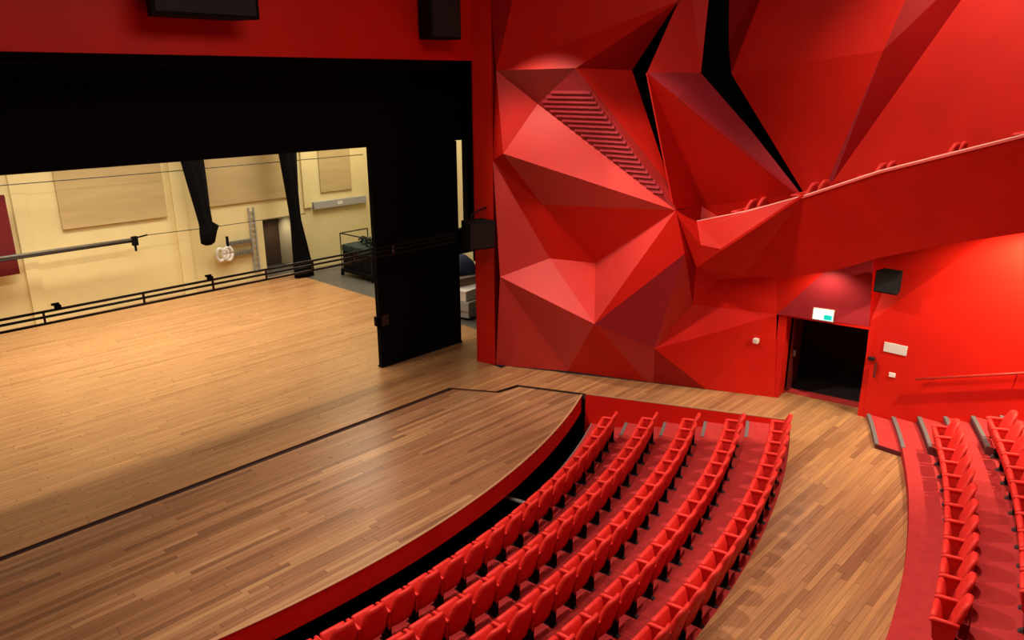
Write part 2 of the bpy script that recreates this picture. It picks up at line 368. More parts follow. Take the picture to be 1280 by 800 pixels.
FAC = [
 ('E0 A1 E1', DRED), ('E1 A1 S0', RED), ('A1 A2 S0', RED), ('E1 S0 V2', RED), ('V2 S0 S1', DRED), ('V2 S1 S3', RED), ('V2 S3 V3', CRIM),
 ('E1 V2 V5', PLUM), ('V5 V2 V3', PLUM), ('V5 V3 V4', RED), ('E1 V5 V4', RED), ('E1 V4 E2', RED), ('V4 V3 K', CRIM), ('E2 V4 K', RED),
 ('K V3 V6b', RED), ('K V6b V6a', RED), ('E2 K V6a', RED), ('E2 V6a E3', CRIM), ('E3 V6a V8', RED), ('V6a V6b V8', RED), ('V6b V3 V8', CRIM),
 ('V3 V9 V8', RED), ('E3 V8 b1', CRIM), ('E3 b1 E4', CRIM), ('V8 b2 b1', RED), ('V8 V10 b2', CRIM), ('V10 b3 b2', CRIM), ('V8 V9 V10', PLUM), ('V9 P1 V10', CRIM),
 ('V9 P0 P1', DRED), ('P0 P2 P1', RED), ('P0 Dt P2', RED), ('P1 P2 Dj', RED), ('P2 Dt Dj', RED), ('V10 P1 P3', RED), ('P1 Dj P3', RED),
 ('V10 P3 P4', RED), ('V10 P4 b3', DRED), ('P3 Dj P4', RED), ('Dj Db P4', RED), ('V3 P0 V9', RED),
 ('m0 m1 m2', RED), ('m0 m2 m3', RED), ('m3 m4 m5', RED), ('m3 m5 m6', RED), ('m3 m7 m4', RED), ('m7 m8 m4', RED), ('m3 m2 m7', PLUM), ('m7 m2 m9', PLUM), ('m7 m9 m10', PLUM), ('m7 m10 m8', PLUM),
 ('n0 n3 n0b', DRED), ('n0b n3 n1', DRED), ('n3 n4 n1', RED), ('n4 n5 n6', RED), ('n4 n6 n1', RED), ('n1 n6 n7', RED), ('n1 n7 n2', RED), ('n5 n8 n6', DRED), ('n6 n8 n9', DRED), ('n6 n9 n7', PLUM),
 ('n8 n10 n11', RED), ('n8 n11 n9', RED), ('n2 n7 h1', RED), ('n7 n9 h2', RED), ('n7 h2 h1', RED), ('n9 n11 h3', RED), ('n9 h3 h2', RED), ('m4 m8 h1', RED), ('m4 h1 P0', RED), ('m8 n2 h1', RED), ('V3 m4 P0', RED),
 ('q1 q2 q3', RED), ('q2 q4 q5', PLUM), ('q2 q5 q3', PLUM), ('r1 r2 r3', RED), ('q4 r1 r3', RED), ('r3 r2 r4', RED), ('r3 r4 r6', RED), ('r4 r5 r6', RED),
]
wr = empty('wall_right'); tag(wr, 'side wall of sharply folded red and plum facets', 'wall', kind='structure')
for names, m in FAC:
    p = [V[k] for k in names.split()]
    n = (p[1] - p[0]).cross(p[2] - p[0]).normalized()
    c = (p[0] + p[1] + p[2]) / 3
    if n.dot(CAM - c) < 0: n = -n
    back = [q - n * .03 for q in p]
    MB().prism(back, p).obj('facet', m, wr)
# louvre slats on the plum facet
p = [V['V5'], V['V2'], V['V3']]
n = (p[1] - p[0]).cross(p[2] - p[0]).normalized()
if n.dot(CAM - p[0]) < 0: n = -n
zt, zb = 7.35, 5.0
for k in range(21):
    z = 7.3 - k * .11
    pts = []
    for a, b in ((0, 1), (1, 2), (2, 0)):
        if (p[a].z - z) * (p[b].z - z) < 0: pts.append(p[a].lerp(p[b], (z - p[a].z) / (p[b].z - p[a].z)))
    if len(pts) < 2 or (pts[0] - pts[1]).length < .12: continue
    d0 = (pts[1] - pts[0]) * .06; a, b = pts[0] + d0, pts[1] - d0
    upv = n.cross((b - a).normalized()); 
    if upv.z < 0: upv = -upv
    MB().prism([a, b, b + upv * .06, a + upv * .06], [a + n * .038, b + n * .038, b + upv * .06 + n * .004, a + upv * .06 + n * .004]).obj('slat', PLUM, wr)
# black void behind the slits and wall backing
bk = MB()
for a, b in ((W0 - (W1 - W0) * .02, W1),):
    o_ = -WN * 1.3
    bk.prism([a + o_, b + o_, b + o_ * 1.05, a + o_ * 1.05], [q + Vector((0, 0, 12.5)) for q in (a + o_, b + o_, b + o_ * 1.05, a + o_ * 1.05)])
bk.box((18.75, -2, 2.5), (18.8, 9.5, 12.5))
o = bk.obj('backing', BLACK, wr)

# ------------------------------------------------------------------ doorway
dr = empty('door_1', W1); tag(dr, 'dark open doorway with red jambs below the balcony', 'door', kind='structure')
ux = (W2 - W1).normalized(); uin = -DN
def dpt(s, t, z): return W1 + ux * s + uin * t + Vector((0, 0, z))
def dbox(s0, s1, t0, t1, z0, z1):
    return MB().prism([dpt(s0, t0, z0) - W1, dpt(s1, t0, z0) - W1, dpt(s1, t1, z0) - W1, dpt(s0, t1, z0) - W1], [dpt(s0, t0, z1) - W1, dpt(s1, t0, z1) - W1, dpt(s1, t1, z1) - W1, dpt(s0, t1, z1) - W1])
DW = (W2 - W1).length
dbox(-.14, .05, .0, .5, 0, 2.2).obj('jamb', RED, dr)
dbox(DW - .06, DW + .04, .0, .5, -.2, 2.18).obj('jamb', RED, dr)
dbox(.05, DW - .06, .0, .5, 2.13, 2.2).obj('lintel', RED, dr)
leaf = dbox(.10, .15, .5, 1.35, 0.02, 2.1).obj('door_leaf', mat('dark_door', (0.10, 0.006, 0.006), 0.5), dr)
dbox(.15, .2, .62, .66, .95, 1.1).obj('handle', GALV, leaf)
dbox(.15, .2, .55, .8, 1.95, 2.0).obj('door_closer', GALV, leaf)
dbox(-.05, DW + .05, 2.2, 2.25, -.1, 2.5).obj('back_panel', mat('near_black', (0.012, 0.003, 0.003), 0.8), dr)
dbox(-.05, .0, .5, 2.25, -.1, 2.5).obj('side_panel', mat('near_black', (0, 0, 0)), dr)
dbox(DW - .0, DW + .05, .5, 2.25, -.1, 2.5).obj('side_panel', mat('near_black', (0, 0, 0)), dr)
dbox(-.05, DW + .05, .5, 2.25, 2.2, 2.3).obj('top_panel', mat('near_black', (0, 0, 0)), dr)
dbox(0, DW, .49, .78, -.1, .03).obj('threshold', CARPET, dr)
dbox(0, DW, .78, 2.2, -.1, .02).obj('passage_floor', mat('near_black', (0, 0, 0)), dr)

# ------------------------------------------------------------------ proscenium and hall shell
wf = empty('wall_front'); tag(wf, 'dark red wall around the wide stage opening', 'wall', kind='structure')
MB().box((-5, 14.71, 8.08), (16.5, 15.05, 12.5)).obj('lintel', RED, wf)
MB().box((14.04, 14.711, -.1), (15.3, 14.76, 8.08)).obj('pier', RED, wf)
MB().box((14.05, 14.761, 2.9), (15.3, 14.85, 8.08)).obj('pier_liner', BLACK, wf)
a, b = Vector((14.04, 14.71, 0)), W0 + Vector((.0, 0, 0))
MB().prism([a, b, b + Vector((.3, .1, 0)), a + Vector((.3, .1, 0))], [q + Vector((0, 0, 12.5)) for q in (a, b, b + Vector((.3, .1, 0)), a + Vector((.3, .1, 0)))]).obj('return_panel', RED, wr)
MB().box((-5, 14.711, -.1), (-2.05, 15.05, 8.08)).obj('pier', RED, wf)
MB().box((-2.05, 15.06, 7.9), (15.3, 15.5, 8.2)).obj('soffit', BLACK, wf)
o = MB().box((-9, -9, 12.5), (21, 15.05, 12.7)).obj('ceiling', DRED); tag(o, 'dark red auditorium ceiling', 'ceiling', kind='structure')
o = MB().prism([(-2.05, 14.7, -.2), (-8.5, -.5, -.2), (-8.7, -.5, -.2), (-2.25, 14.7, -.2)], [(-2.05, 14.7, 12.5), (-8.5, -.5, 12.5), (-8.7, -.5, 12.5), (-2.25, 14.7, 12.5)]).obj('wall_left', RED); tag(o, 'plain red side wall opposite the faceted wall', 'wall', kind='structure')
o = MB().box((-9, -9.2, -.2), (21, -9, 12.5)).obj('wall_rear', RED); tag(o, 'red rear wall of the auditorium', 'wall', kind='structure')

# ------------------------------------------------------------------ stage house
wb = empty('wall_back'); tag(wb, 'cream rear wall of the stage with beige panels', 'wall', kind='structure')
DX0, DX1, DH = 15.0, 16.75, 2.33
MB().box((-4, 28, -.2), (DX0, 28.2, 12)).obj('wall_section', CREAM, wb)
MB().box((DX1, 28, -.2), (20.6, 28.2, 12)).obj('wall_section', CREAM, wb)
MB().box((DX0, 28, DH), (DX1, 28.2, 12)).obj('wall_section', CREAM, wb)
for x0, x1 in ((6.55, 6.95), (11.55, 12.0), (16.9, 17.25)):
    MB().box((x0, 27.9, 0 if x0 < 15 else 2.6), (x1, 28.0, 12)).obj('pilaster', CREAM, wb)
for x0, x1, zb_ in ((7.85, 11.3, 2.95), (12.75, 16.3, 3.12), (17.75, 19.3, 3.15)):
    MB().box((x0, 27.93, zb_), (x1, 28.0, 5.9)).obj('acoustic_panel', BEIGE, wb, .01)
o = empty('door_2', (DX0, 28, 0)); tag(o, 'dark passage opening in the cream back wall', 'door', kind='structure')
MB().box((0, 1.9, 0), (1.75, 2.0, 2.4)).obj('back_panel', mat('passage_dark', (0.10, 0.055, 0.035), 0.8), o)
MB().box((-.1, .2, 0), (0, 2, 2.4)).obj('side_panel', mat('passage_dark', (0, 0, 0)), o)
MB().box((1.75, .2, 0), (1.85, 2, 2.4)).obj('side_panel', mat('passage_cream', (0.62, 0.53, 0.32), 0.8), o)
spot('passage_fill', (15.9, 29.3, 2.25), (16.6, 29.0, 0.6), 60, 120, 0.8, STG, 0.1)  # unseen fill added to brighten the cream side of the passage
MB().box((-.1, .2, 2.33), (1.85, 2, 2.43)).obj('top_panel', mat('passage_dark', (0, 0, 0)), o)
MB().box((-.1, 0.0, -.2), (1.85, 2, -.01)).obj('sill', CONC, o)
o = MB().box((20.4, 14.9, -.2), (20.6, 28, 12)).obj('wall_side_stage', CREAM); tag(o, 'cream side stage wall beyond the black tower', 'wall', kind='structure')
o = MB().box((-4.2, 15, 11.8), (20.6, 28.2, 12)).obj('stage_roof', BLACK); tag(o, 'black stage house roof', 'ceiling', kind='structure')
o = MB().box((-4.2, 15, -.2), (-4, 28.2, 12)).obj('wall_stage_left', CREAM); tag(o, 'cream side stage wall out beyond the opening', 'wall', kind='structure')

# black portal: border, tower, side leg
o = empty('portal_tower', (11.88, 16.3, 0)); tag(o, 'tall black portal tower standing on the stage floor', 'tower')
MB().box((0, 0, .01), (2.98, .15, 5.99)).obj('panel', BLACK, o)
MB().box((-.02, -.02, .0), (3.0, .17, .05)).obj('base_edge', BOXB, o)
MB().box((-.10, .02, 1.22), (.0, .13, 1.48)).obj('hook_box', BOXB, o, .01)
MB().box((.06, -.012, 1.2), (.30, 0, 1.5)).obj('hatch', mat('hatch_black', (0.02, 0.018, 0.018), 0.5), o)
o = empty('portal_border', (0, 16.3, 6.0)); tag(o, 'wide black border masking hanging above the stage opening', 'masking')
MB().box((-3.9, 0, 0), (16.2, .3, 3.2)).obj('panel', BLACK, o)
MB().box((-3.9, -.01, 0), (16.2, .31, .03)).obj('hem', BOXB, o)
o = empty('masking_leg', (15.24, 16.3, 0)); tag(o, 'narrow black masking leg beside the red proscenium edge', 'masking')
MB().box((0, 0, 2.75), (.9, .2, 5.99)).obj('panel', BLACK, o)
MB().box((-.37, 0.02, 2.72), (.9, .22, 3.46)).obj('lower_panel', BLACK, o)
o['label'] = 'narrow black masking leg beside the red proscenium edge'

# ------------------------------------------------------------------ theatre seats
def seat_meshes():
    M = {}
    # backrest: padded, leaning back, slightly curved across, rounded top
    def back(z0, z1, y0, y1, th, wd, m, name, crown=.05):
        nz, nx = 9, 8; V_ = []; 
        for side in (0, 1):
            for i in range(nz):
                t = i / (nz - 1)
                for j in range(nx):
                    sx = -1 + 2 * j / (nx - 1)
                    wz = wd / 2 * (1 - .36 * max(0, t - .60) / .40 - .04 * max(0, .6 - t))
                    z = z0 + (z1 - z0) * t - crown * (abs(sx) ** 4) * (t ** 6)
                    y = y0 + (y1 - y0) * t - .03 * (1 - sx * sx) 
                    y += .018 * math.sin(t * math.pi * 1.0) * (1 if side else 0)
                    edge = (abs(sx) ** 6) * .35 + (t ** 8) * .3
                    y += (th * (1 - edge * .8) / 2) * (1 if side else -1)
                    V_.append((sx * wz, y, z))
        F_ = []
        K_ = nz * nx
        for i in range(nz - 1):
            for j in range(nx - 1):
                a = i * nx + j
                F_.append((a, a + 1, a + nx + 1, a + nx)); F_.append((K_ + a, K_ + a + nx, K_ + a + nx + 1, K_ + a + 1))
        rim = [j for j in range(nx)] + [i * nx + nx - 1 for i in range(1, nz)] + [(nz - 1) * nx + j for j in range(nx - 2, -1, -1)] + [i * nx for i in range(nz - 2, 0, -1)]
        for i in range(len(rim)):
            a, b = rim[i], rim[(i + 1) % len(rim)]; F_.append((a, K_ + a, K_ + b, b))
        mb = MB(); mb.add(V_, F_); return mb.mesh(name, m, 0, True)
    M['backrest'] = back(.25, .90, -.11, -.275, .08, .475, SEAT, 'backrest', .02)
    rings = []                                        # tipped-up seat: a cushion standing between the armrests
    for t, th in ((0, .05), (.08, .085), (.5, .10), (.92, .09), (1, .045)):
        c = Vector((.028, -.005 + .085 * t, .31 + .32 * t)); nn = Vector((0, .32, -.085)).normalized()
        rings.append([c + Vector((sx * .205 * (1 if .05 < t < .95 else .94), 0, 0)) + nn * th / 2 * sn for sx, sn in ((-1, -.6), (-.85, -1), (.85, -1), (1, -.6), (1, .6), (.85, 1), (-.85, 1), (-1, .6))])
    M['seat'] = MB().loft(rings).mesh('seat', SEAT, 0, True)
    def arm(x, name='armrest'):
        mb = MB()
        prof = [(-.24, .585), (-.24, .63), (-.1, .64), (.06, .636), (.105, .62), (.12, .59), (.105, .565), (.06, .575), (-.1, .58)]
        w_ = .028
        mb.prism([(x - w_, y, z) for y, z in prof], [(x + w_, y, z) for y, z in prof])
        return mb.mesh(name, SEAT, .012, True, 1)
    M['armrest'] = arm(-.243); M['armrest_end'] = arm(.301)
    def panel(x):
        prof = [(-.20, .26), (-.22, .585), (.08, .585), (.05, .34), (0, .26)]
        return MB().prism([(x - .02, y, z) for y, z in prof], [(x + .02, y, z) for y, z in prof]).mesh('side_panel', SHELL, .006)
    M['side_panel'] = panel(-.243); M['side_panel_end'] = panel(.301)
    def leg(x): return MB().box((x - .04, -.2, 0.0), (x + .04, -.02, .30)).mesh('leg', BOXB, .008, False, 1)
    M['leg'] = leg(-.243); M['leg_end'] = leg(.301)
    def foot(x): return MB().prism([(x - .045, -.25, 0), (x + .045, -.25, 0), (x + .045, .04, 0), (x - .045, .04, 0)], [(x - .03, -.2, .05), (x + .03, -.2, .05), (x + .03, .0, .05), (x - .03, .0, .05)]).mesh('foot', FOOT)
    M['foot'] = foot(-.243); M['foot_end'] = foot(.301)
    return M
SM = seat_meshes()
NTH = ['first', 'second', 'third', 'fourth', 'fifth', 'sixth', 'seventh', 'eighth', 'ninth', 'tenth', 'eleventh', 'twelfth', 'thirteenth', 'fourteenth', 'fifteenth', 'sixteenth', 'seventeenth', 'eighteenth', 'nineteenth', 'twentieth']
def make_seat(loc, rz, label, group, end=False):
    s = empty('theatre_seat', loc, rz); tag(s, label, 'seat', group)
    b_ = link('backrest', SM['backrest'], s); b_.location.x = .028; link('seat', SM['seat'], s)
    for sfx in [''] + (['_end'] if end else []):
        a = link('armrest', SM['armrest' + sfx], s); link('side_panel', SM['side_panel' + sfx], a)
        l = link('leg', SM['leg' + sfx], s); link('foot', SM['foot' + sfx], l)
    return s
PITCH = .545
ORD = ['front', 'second', 'third', 'fourth', 'rearmost']
backr = [19.85, 20.81, 21.77, 22.73, 23.69]; enda = [23.35, 23.2, 23.0, 22.85, 22.7]; lefta = [-5.6, -3.8, -2.3, -.5, 1.0]
for i in range(5):
    r = backr[i] - .30; da = math.degrees(PITCH / r); a = enda[i] - da / 2; k = 0
    while a > lefta[i]:
        # local x runs along the row towards larger angle, local y towards the stage
        lab = f'{NTH[k]} tip-up red seat from the pit wall in the {ORD[i]} pit row'
        if k == 0: lab = f'end seat beside the low pit wall in the {ORD[i]} pit row'
        make_seat(pol(r, a, PZ[i]), math.radians(a), lab, f'seats in the {ORD[i]} pit row', k == 0)
        a -= da; k += 1
TS = [(26.80, TZ[0], 22.9, 8.0, 'lower tier row beside the plank aisle'), (27.73, TZ[1], 22.9, 10.6, 'second tier row from the plank aisle')]
for br, z, a0, a1, nm in TS:
    r = br - .30; da = math.degrees(.557 / r); a = a0 - da / 2; k = 0
    while a > a1:
        lab = f'{NTH[k]} red seat from the side wall in the {nm}'
        if k == 0: lab = f'seat nearest the side wall in the {nm}'
        last = a - da <= a1
        if last: lab = f'seat farthest from the side wall in the {nm}'
        make_seat(pol(r, a, z), math.radians(a), lab, f'seats in the {nm}', k == 0)
        a -= da; k += 1

# ------------------------------------------------------------------ side balcony
bal = empty('side_balcony', (17.0, 6, 4)); tag(bal, 'red faceted side balcony climbing along the wall above the door', 'balcony')
BO = Vector((17.0, 6, 4))
RX, LX = 15.75, 16.65
B = dict(a=xp(871, 277, RX + .05), b=xp(881, 283, RX - .02), c=xp(1005, 245, RX), d=xp(904, 312, RX - .28), e=xp(876, 306, RX - .2), f=xp(870, 335, RX + .1), g=V['V3'] + Vector((.0, -.0, -.02)),
         h=xp(935, 264, RX), i=xp(1100, 214, RX), j=xp(1280, 169, RX), k=xp(1420, 133, RX),
         l=xp(930, 345, LX - .05), m=xp(985, 347, LX), n=xp(1040, 339, LX), o=xp(1100, 322, LX), p=xp(1180, 306, LX), q=xp(1280, 291, LX), r=xp(1420, 272, LX))
for names, m in [('a b c d e', RED), ('g a e f', RED), ('e d f', RED), ('c d f l', RED), ('c l m', RED), ('c m n', RED), ('c n o i', RED), ('i o p', RED), ('i p j', RED), ('p q j', RED), ('j q r k', RED)]:
    p = [B[t] for t in names.split()]
    c = sum(p, Vector()) / len(p)
    tris = [(p[0], p[t], p[t + 1]) for t in range(1, len(p) - 1)]
    for tri in tris:
        n = (tri[1] - tri[0]).cross(tri[2] - tri[0]).normalized()
        if n.dot(CAM - c) < 0: n = -n
        MB().prism([q - n * .05 - BO for q in tri], [q - BO for q in tri]).obj('fascia_panel', m, bal)
def quad(p0, p1, p2, p3, th, name, m):
    n = Vector((0, 0, -th)); pp = [p0, p1, p2, p3]
    return MB().prism([q + n - BO for q in pp], [q - BO for q in pp]).obj(name, m, bal)
capm = mat('balcony_cap', (0.72, 0.10, 0.08), 0.4)
rail = [B['a'], B['h'], B['c'], B['i'], B['j'], B['k']]
MB().tube([q + Vector((.02, 0, .005)) - BO for q in rail], .018, 8).obj('handrail', mat('pale_rail', (0.85, 0.42, 0.36), 0.35), bal, smooth=True)
quad(B['b'], B['h'], B['h'] + Vector((.22, .05, .0)), B['a'] + Vector((.1, 0, 0)), .04, 'cap', capm)
for t in range(1, 5):
    a, b = rail[t], rail[t + 1]
    quad(a, b, b + Vector((.16, 0, 0)), a + Vector((.16, 0, 0)), .04, 'cap', capm)
# soffit back to the wall
lows = ['f', 'l', 'm', 'n', 'o', 'p', 'q', 'r']
for t in range(len(lows) - 1):
    a, b = B[lows[t]], B[lows[t + 1]]
    quad(a + Vector((0, 0, .05)), b + Vector((0, 0, .05)), Vector((17.62, b.y, b.z + .15)), Vector((17.62 if a.y < 7.4 else 17.3, a.y, a.z + .15)), .05, 'soffit_panel', RED)
# stepped floor with a pair of seats on each step
tops = [xp(954, 246, 16.75), xp(1024, 226, 16.75), xp(1109, 202, 16.75), xp(1200, 177, 16.75), xp(1308, 146, 16.75)]
for s in range(5):
    t = tops[s]; zf = t.z - .90
    y0 = tops[s + 1].y + .45 if s < 4 else t.y - .8
    y1 = t.y + .45 if s else t.y + .9
    x1 = 17.3 if s else 17.05
    MB().box((16.46 if s else 16.42, y0, zf - .12), (x1, y1, zf)).obj('step', CARPET, bal).location = -BO
    lab = ['lowest', 'second lowest', 'middle', 'second highest', 'highest'][s]
    for q in range(2):
        make_seat((16.5 + q * .56 - (.24 if s == 0 else 0), t.y + .27, zf), 0, f'{("outer", "inner")[q]} red seat of the {lab} pair on the side balcony', f'{lab} pair of balcony seats', q == 1)

# ------------------------------------------------------------------ lighting bar in front of the tower
y = 15.55
lb = empty('lighting_bar', (0, y, 3.45)); tag(lb, 'black triple-tube lighting bar spanning the stage opening', 'lighting bar')
for z, dy in ((.115, 0), (.0, .05), (-.115, 0)):
    MB().tube([(-1.5, dy, z), (14.1, dy, z)], .026, 8).obj('tube', STEEL, lb, smooth=True)
for x in (3.8, 5.6, 7.05, 8.3, 9.5, 10.7, 11.9, 13.1):
    MB().box((x - .014, -.02, -.13), (x + .014, .04, .13)).obj('spacer', STEEL, lb)
for x in (4.05, 7.0):
    hk = MB().box((x - .05, -.05, .12), (x + .05, .05, .2)).obj('hook_clamp', BOXB, lb); MB().box((x - .1, -.02, .2), (x + .03, .02, .24)).obj('bolt', BOXB, hk)
# rear pipe and wires
rp = empty('steel_pipe', (0, 27.4, 2.42)); tag(rp, 'grey steel pipe with a clamp in front of the cream wall', 'pipe')
MB().tube([(3, 0, 0), (9.95, 0, 0)], .055, 10).obj('tube', mat('dull_pipe', (0.13, 0.12, 0.10), 0.5, metal=0.4), rp, smooth=True)
MB().tube([(3, -.02, -.09), (9.95, -.02, -.07)], .03, 8).obj('cable', STEEL, rp, smooth=True)
MB().box((9.75, -.08, -.22), (9.95, .06, .1)).obj('clamp', BOXB, rp, .02)
MB().box((9.82, -.03, -.42), (9.88, .03, -.22)).obj('clamp_pin', BOXB, rp)
MB().tube([(9.95, -.02, .05), (10.3, -.02, .09)], .03, 6).obj('clamp_arm', BOXB, rp)
o = MB().tube([(10.32, 27.4, 2.5), (12.5, 27.4, 2.45), (16.6, 27.4, 2.47)], .014, 6).obj('wire', STEEL); tag(o, 'thin dark wire running on from the steel pipe end', 'wire')
o = MB().tube([(3, 27.4, 4.62), (11, 27.4, 4.60), (19.6, 27.4, 4.62)], .016, 6).obj('wire', STEEL); tag(o, 'thin dark wire high across the cream back wall', 'wire')

# ------------------------------------------------------------------ black curtains
def curtain(name, prof, y, label):
    """prof: (z, centre x, half width, half depth)"""
    rings = []
    for z, cx, hw, hd in prof:
        ring_ = []
        for j in range(28):
            t = 2 * math.pi * j / 28
            wv = 1 + .18 * math.sin(7 * t + z * .6)
            ring_.append((cx + math.cos(t) * hw * (.93 + .07 * wv), y + math.sin(t) * hd * wv, z))
        rings.append(ring_)
    o = MB().loft(rings).obj(name, BLACK, None, 0, True); tag(o, label, 'curtain'); return o
curtain('gathered_curtain', [(11.8, 12.0, .5, .2), (7.5, 12.0, .46, .2), (5.1, 11.98, .42, .2), (4.2, 12.06, .36, .18), (3.3, 12.14, .28, .16), (2.75, 12.2, .25, .16), (2.58, 12.32, .36, .2), (2.38, 12.26, .32, .2), (2.0, 12.2, .26, .16), (1.92, 12.2, .12, .08)], 26.9, 'black curtain gathered and tied up above the floor')
curtain('black_curtain', [(11.8, 15.7, .46, .2), (7.5, 15.78, .42, .2), (5.0, 15.8, .38, .2), (3.4, 15.85, .26, .18), (2.4, 15.9, .22, .18), (1.4, 15.98, .33, .18), (.5, 16.05, .42, .2), (.02, 16.08, .44, .2)], 27.0, 'black curtain hanging to the floor beside the dark passage')

# ------------------------------------------------------------------ things along the back wall
o = MB().box((5.0, 27.6, 1.8), (6.32, 27.68, 4.3)).obj('red_flat', mat('dark_red_cloth', (0.16, 0.004, 0.008), 0.8), None, .01); tag(o, 'dark red flat panel against the cream wall', 'panel')
tr = empty('cable_trunking', (17.3, 27.95, 2.5)); tag(tr, 'grey wall trunking with a white plate', 'trunking')
MB().box((0, -.12, 0), (2.65, .048, .3)).obj('duct', GREYP, tr, .01); MB().box((1.15, -.13, .09), (1.4, -.12, .22)).obj('plate', WHITE, tr)
ld = empty('cable_ladder', (14.42, 27.9, .3)); tag(ld, 'vertical grey cable ladder on the cream wall', 'cable ladder')
for x in (0, .2): MB().box((x, 0, 0), (x + .04, .1, 2.6)).obj('rail', GREYP, ld)
for k in range(11): MB().box((.04, .03, .12 + k * .23), (.2, .06, .16 + k * .23)).obj('rung', GREYP, ld)
rk = empty('cable_rack', (12.9, 27.85, 1.0)); tag(rk, 'wall rack with white coiled cables and metal bars', 'cable rack')
for z in (.12, .55):
    MB().box((.5, 0, z), (1.5, .08, z + .16)).obj('bar', GALV, rk)
    for k in range(8): MB().box((.62 + k * .11, -.06, z + .02), (.66 + k * .11, 0, z + .14)).obj('hook', GALV, rk)
for x, r in ((.12, .24), (.32, .2), (.45, .26)):
    pts = [(x + math.cos(t) * r * .6, -.05, .28 + math.sin(t) * r) for t in [2 * math.pi * i / 16 for i in range(17)]]
    MB().tube(pts, .07, 6).obj('cable_coil', WHITE, rk, smooth=True)
MB().box((.42, -.1, .5), (.5, -.02, .95)).obj('black_strap', BOXB, rk)

# cart of draped equipment on the side stage
ct = empty('equipment_cart', (18.0, 25.1, 0), 0.05); tag(ct, 'black cart of crates under dark green covers with cables on top', 'cart')
MB().box((-.75, -1.0, .18), (.75, 1.0, .3)).obj('deck', BOXB, ct, .01)
for x in (-.7, .7):
    for yy in (-.95, .95):
        MB().tube([(x, yy, .3), (x, yy, 1.75)], .025, 6).obj('post', STEEL, ct)
        cs = MB().tube([(x - .03, yy, .09), (x + .03, yy, .09)], .09, 12).obj('caster', BOXB, ct)
for yy in (-.95, .95): MB().tube([(-.7, yy, 1.75), (.7, yy, 1.75)], .025, 6).obj('top_rail', STEEL, ct)
MB().tube([(-.7, -.95, 1.75), (-.7, .95, 1.75)], .025, 6).obj('top_rail', STEEL, ct)
GREEN = mat('dark_green_cloth', (0.006, 0.018, 0.013), 0.8, (0.014, 0.034, 0.026), 3)
for k in range(3):
    y0_ = -.93 + k * .63
    cr = MB().box((-.66, y0_, .3), (.62, y0_ + .6, 1.12)).obj('crate', BOXB, ct, .02)
    MB().box((-.69, y0_ - .01, 1.02), (.65, y0_ + .61, 1.3)).obj('cloth_cover', GREEN, cr, .05)
for k in range(5):
    cxk, cyk = -.3 + .15 * k, -.7 + .34 * k
    pts = [(cxk + .25 * math.cos(t), cyk + .22 * math.sin(t), 1.42 + .05 * math.sin(3 * t + k)) for t in [2 * math.pi * i / 14 for i in range(15)]]
    MB().tube(pts, .035, 6).obj('cable_coil', BOXB if k % 2 else GREEN, ct, smooth=True)

# stacked cases seen past the tower
tc = empty('flight_case', (17.0, 18.6, 0), 0.2); tag(tc, 'low grey flight case on the side stage floor', 'case')
MB().box((-.7, -.8, .08), (.7, .8, .62)).obj('body', GREYP, tc, .02); MB().box((-.72, -.82, .3), (.72, .82, .34)).obj('trim_band', GALV, tc)
for x in (-.55, .55):
    for yy in (-.65, .65): MB().box((x - .05, yy - .05, 0), (x + .05, yy + .05, .08)).obj('caster', BOXB, tc)
wc = empty('white_crate', (17.0, 18.6, .625), 0.15); tag(wc, 'white crate on top of the grey flight case', 'crate')
MB().box((-.62, -.7, 0), (.62, .7, .34)).obj('body', WHITE, wc, .02); MB().box((-.64, -.72, .3), (.64, .72, .36)).obj('lid', WHITE, wc, .01)
wc = empty('brown_crate', (17.35, 18.9, .99), -0.1); tag(wc, 'brown crate stacked on the white crate', 'crate')
MB().box((-.6, -.6, 0), (.5, .6, .34)).obj('body', mat('brown_case', (0.22, 0.13, 0.07), 0.6), wc, .02); MB().box((-.62, -.62, .28), (.52, .62, .33)).obj('rim', WHITE, wc)
rings = []
for z, k in ((1.345, 1), (1.5, 1.05), (1.75, .8), (1.95, .35)):
    rings.append([(17.2 + .5 * k * math.cos(t) * (1 + .12 * math.sin(5 * t)), 18.8 + .5 * k * math.sin(t) * (1 + .12 * math.sin(4 * t)), z) for t in [2 * math.pi * i / 24 for i in range(24)]])
o = MB().loft(rings).obj('cloth_bundle', mat('navy_cloth', (0.012, 0.018, 0.06), 0.85), None, 0, True); tag(o, 'dark blue cloth bundle on the stacked crates', 'cloth')

# ------------------------------------------------------------------ speakers
def speaker(name, loc, rz, size, label, bracket):
    s = empty(name, loc, rz); tag(s, label, 'speaker')
    w_, d_, h_ = size
    MB().prism([(-w_ / 2, 0, 0), (w_ / 2, 0, 0), (w_ / 2 * .8, d_, 0), (-w_ / 2 * .8, d_, 0)], [(-w_ / 2, 0, h_), (w_ / 2, 0, h_), (w_ / 2 * .8, d_, h_), (-w_ / 2 * .8, d_, h_)]).obj('cabinet', BOXB, s, .015)
    MB().box((-w_ / 2 * .93, -.012, h_ * .05), (w_ / 2 * .93, 0.01, h_ * .95)).obj('grille', mat('grille', (0.006, 0.006, 0.007), 0.8), s, .004)
    MB().box((-w_ * .08, d_ * .9, h_ * .4), (w_ * .08, d_ + bracket, h_ * .6)).obj('bracket', STEEL, s)
    return s
speaker('loudspeaker', (12.62, 14.08, 8.52), 0, (.92, .55, 1.0), 'tall black loudspeaker on the red wall above the tower', .07)
speaker('subwoofer', (6.85, 13.95, 8.70), 0, (2.0, .65, 1.1), 'wide black loudspeaker cabinet on the red wall above the stage', .1)
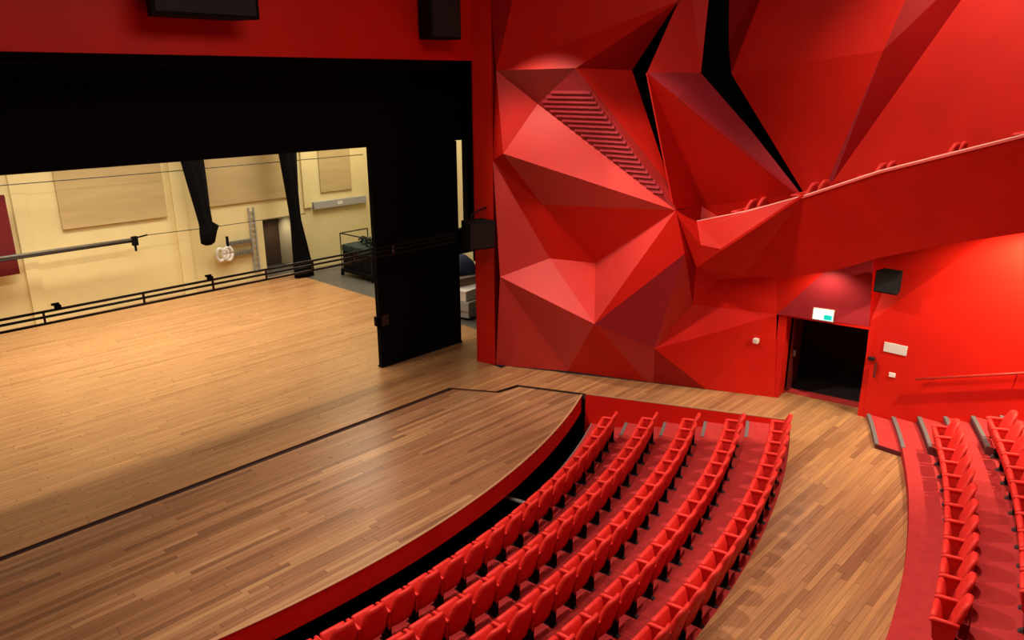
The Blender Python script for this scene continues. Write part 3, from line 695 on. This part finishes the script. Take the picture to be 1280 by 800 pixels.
sl = speaker('side_loudspeaker', (13.55, 13.95, 3.42), math.radians(-12), (.78, .55, .72), 'black loudspeaker box on the proscenium edge', .3)
speaker('small_loudspeaker', tuple(xp(1106, 367, 17.15)), math.radians(-90), (.5, .36, .48), 'small black loudspeaker on the orange wall beside the door', .12)
MB().tube([(-.15, .3, .86), (.2, .45, .95), (.62, .62, 1.0)], .025, 6).obj('bracket_arm', STEEL, sl)
MB().box((-.17, .28, .7), (-.13, .32, .87)).obj('bracket_post', STEEL, sl)

# ------------------------------------------------------------------ signs, switches, handrail
def wallthing(name, u0, v0, u1, v1, x, th, m, label, cat):
    p, q = xp(u0, v0, x), xp(u1, v1, x)
    o = MB().box((x - th, min(p.y, q.y), min(p.z, q.z)), (x + .002, max(p.y, q.y), max(p.z, q.z))).obj(name, m, None, .004); tag(o, label, cat); return o
ex = empty('exit_sign', Dp(1029, 394, .05)); tag(ex, 'lit green exit sign over the dark doorway', 'sign')
rot = math.atan2(ux.y, ux.x)
ex.rotation_euler = (0, 0, rot)
ewh = mat('sign_lit', (0.3, 0.6, 0.6), 0.4, emit=(0.55, 0.95, 0.90), estr=2.2)
MB().box((-.24, .0, -.14), (.24, .08, .15)).obj('casing', WHITE, ex, .008)
MB().box((-.21, -.012, -.11), (.21, 0, .12)).obj('lit_face', ewh, ex)
MB().box((.02, -.016, -.10), (.2, -.0125, .02)).obj('green_panel', mat('sign_green', (0.0, 0.25, 0.2), 0.4, emit=(0.0, 0.45, 0.36), estr=1.2), ex)
n = wallthing('wall_notice', 1106, 427, 1133, 445, 17.65, .02, mat('notice_white', (0.62, 0.60, 0.58), 0.5), 'white rectangular notice plate on the orange wall', 'notice')
wallthing('wall_switch', 1112, 465, 1119, 472, 17.65, .03, WHITE, 'small white wall switch below the notice plate', 'switch')
p = Wp(945, 426, .06); o = MB().box((-.06, -.06, -.06), (.06, .06, .06)).obj('light_switch', WHITE, None, .01); o.location = p; tag(o, 'small white switch box on the facet left of the doorway', 'switch')
dh = empty('door_hook', xp(1089, 449, 17.6)); tag(dh, 'small dark hook and strap beside the door jamb', 'hook')
MB().box((-.06, -.08, -.02), (.03, .06, .06)).obj('hook', STEEL, dh, .01); MB().box((-.04, -.14, -.42), (.0, -.10, -.05)).obj('strap', mat('strap', (0.1, 0.005, 0.005), 0.8), dh)
hr = empty('wall_handrail', (17.55, 4.5, 1.0)); tag(hr, 'red wall handrail with a shiny top along the tier steps', 'handrail')
a, b = xp(1145, 474, 17.52), xp(1420, 458, 17.52)
MB().tube([a - Vector((17.55, 4.5, 1)), b - Vector((17.55, 4.5, 1))], .028, 8).obj('rail', mat('rail_red', (0.55, 0.05, 0.03), 0.25, metal=0.3), hr, smooth=True)
for t in (.08, .5, .9):
    q = a.lerp(b, t) - Vector((17.55, 4.5, 1)); MB().tube([q, q + Vector((.13, 0, -.06))], .012, 6).obj('bracket', STEEL, hr)

# ------------------------------------------------------------------ lamps of the hall
def downlight(loc, power, angle, target, label, color=HOUSE):
    d = empty('downlight', loc); tag(d, label, 'lamp', 'downlights under the balcony')
    MB().tube([(0, 0, .1), (0, 0, 0)], .07, 14).obj('housing', STEEL, d)
    spot('downlight_beam', (loc[0], loc[1], loc[2] - .03), target, power, angle, .7, color, .05)
LAMP = (1.0, 0.92, 0.60)
downlight((16.75, 2.3, 5.05), 2500, 116, (17.6, 3.2, 2.0), 'downlight under the balcony over the tier steps', LAMP)
downlight((16.95, 6.4, 3.56), 130, 150, (17.2, 6.4, 0), 'downlight under the balcony over the doorway', LAMP)
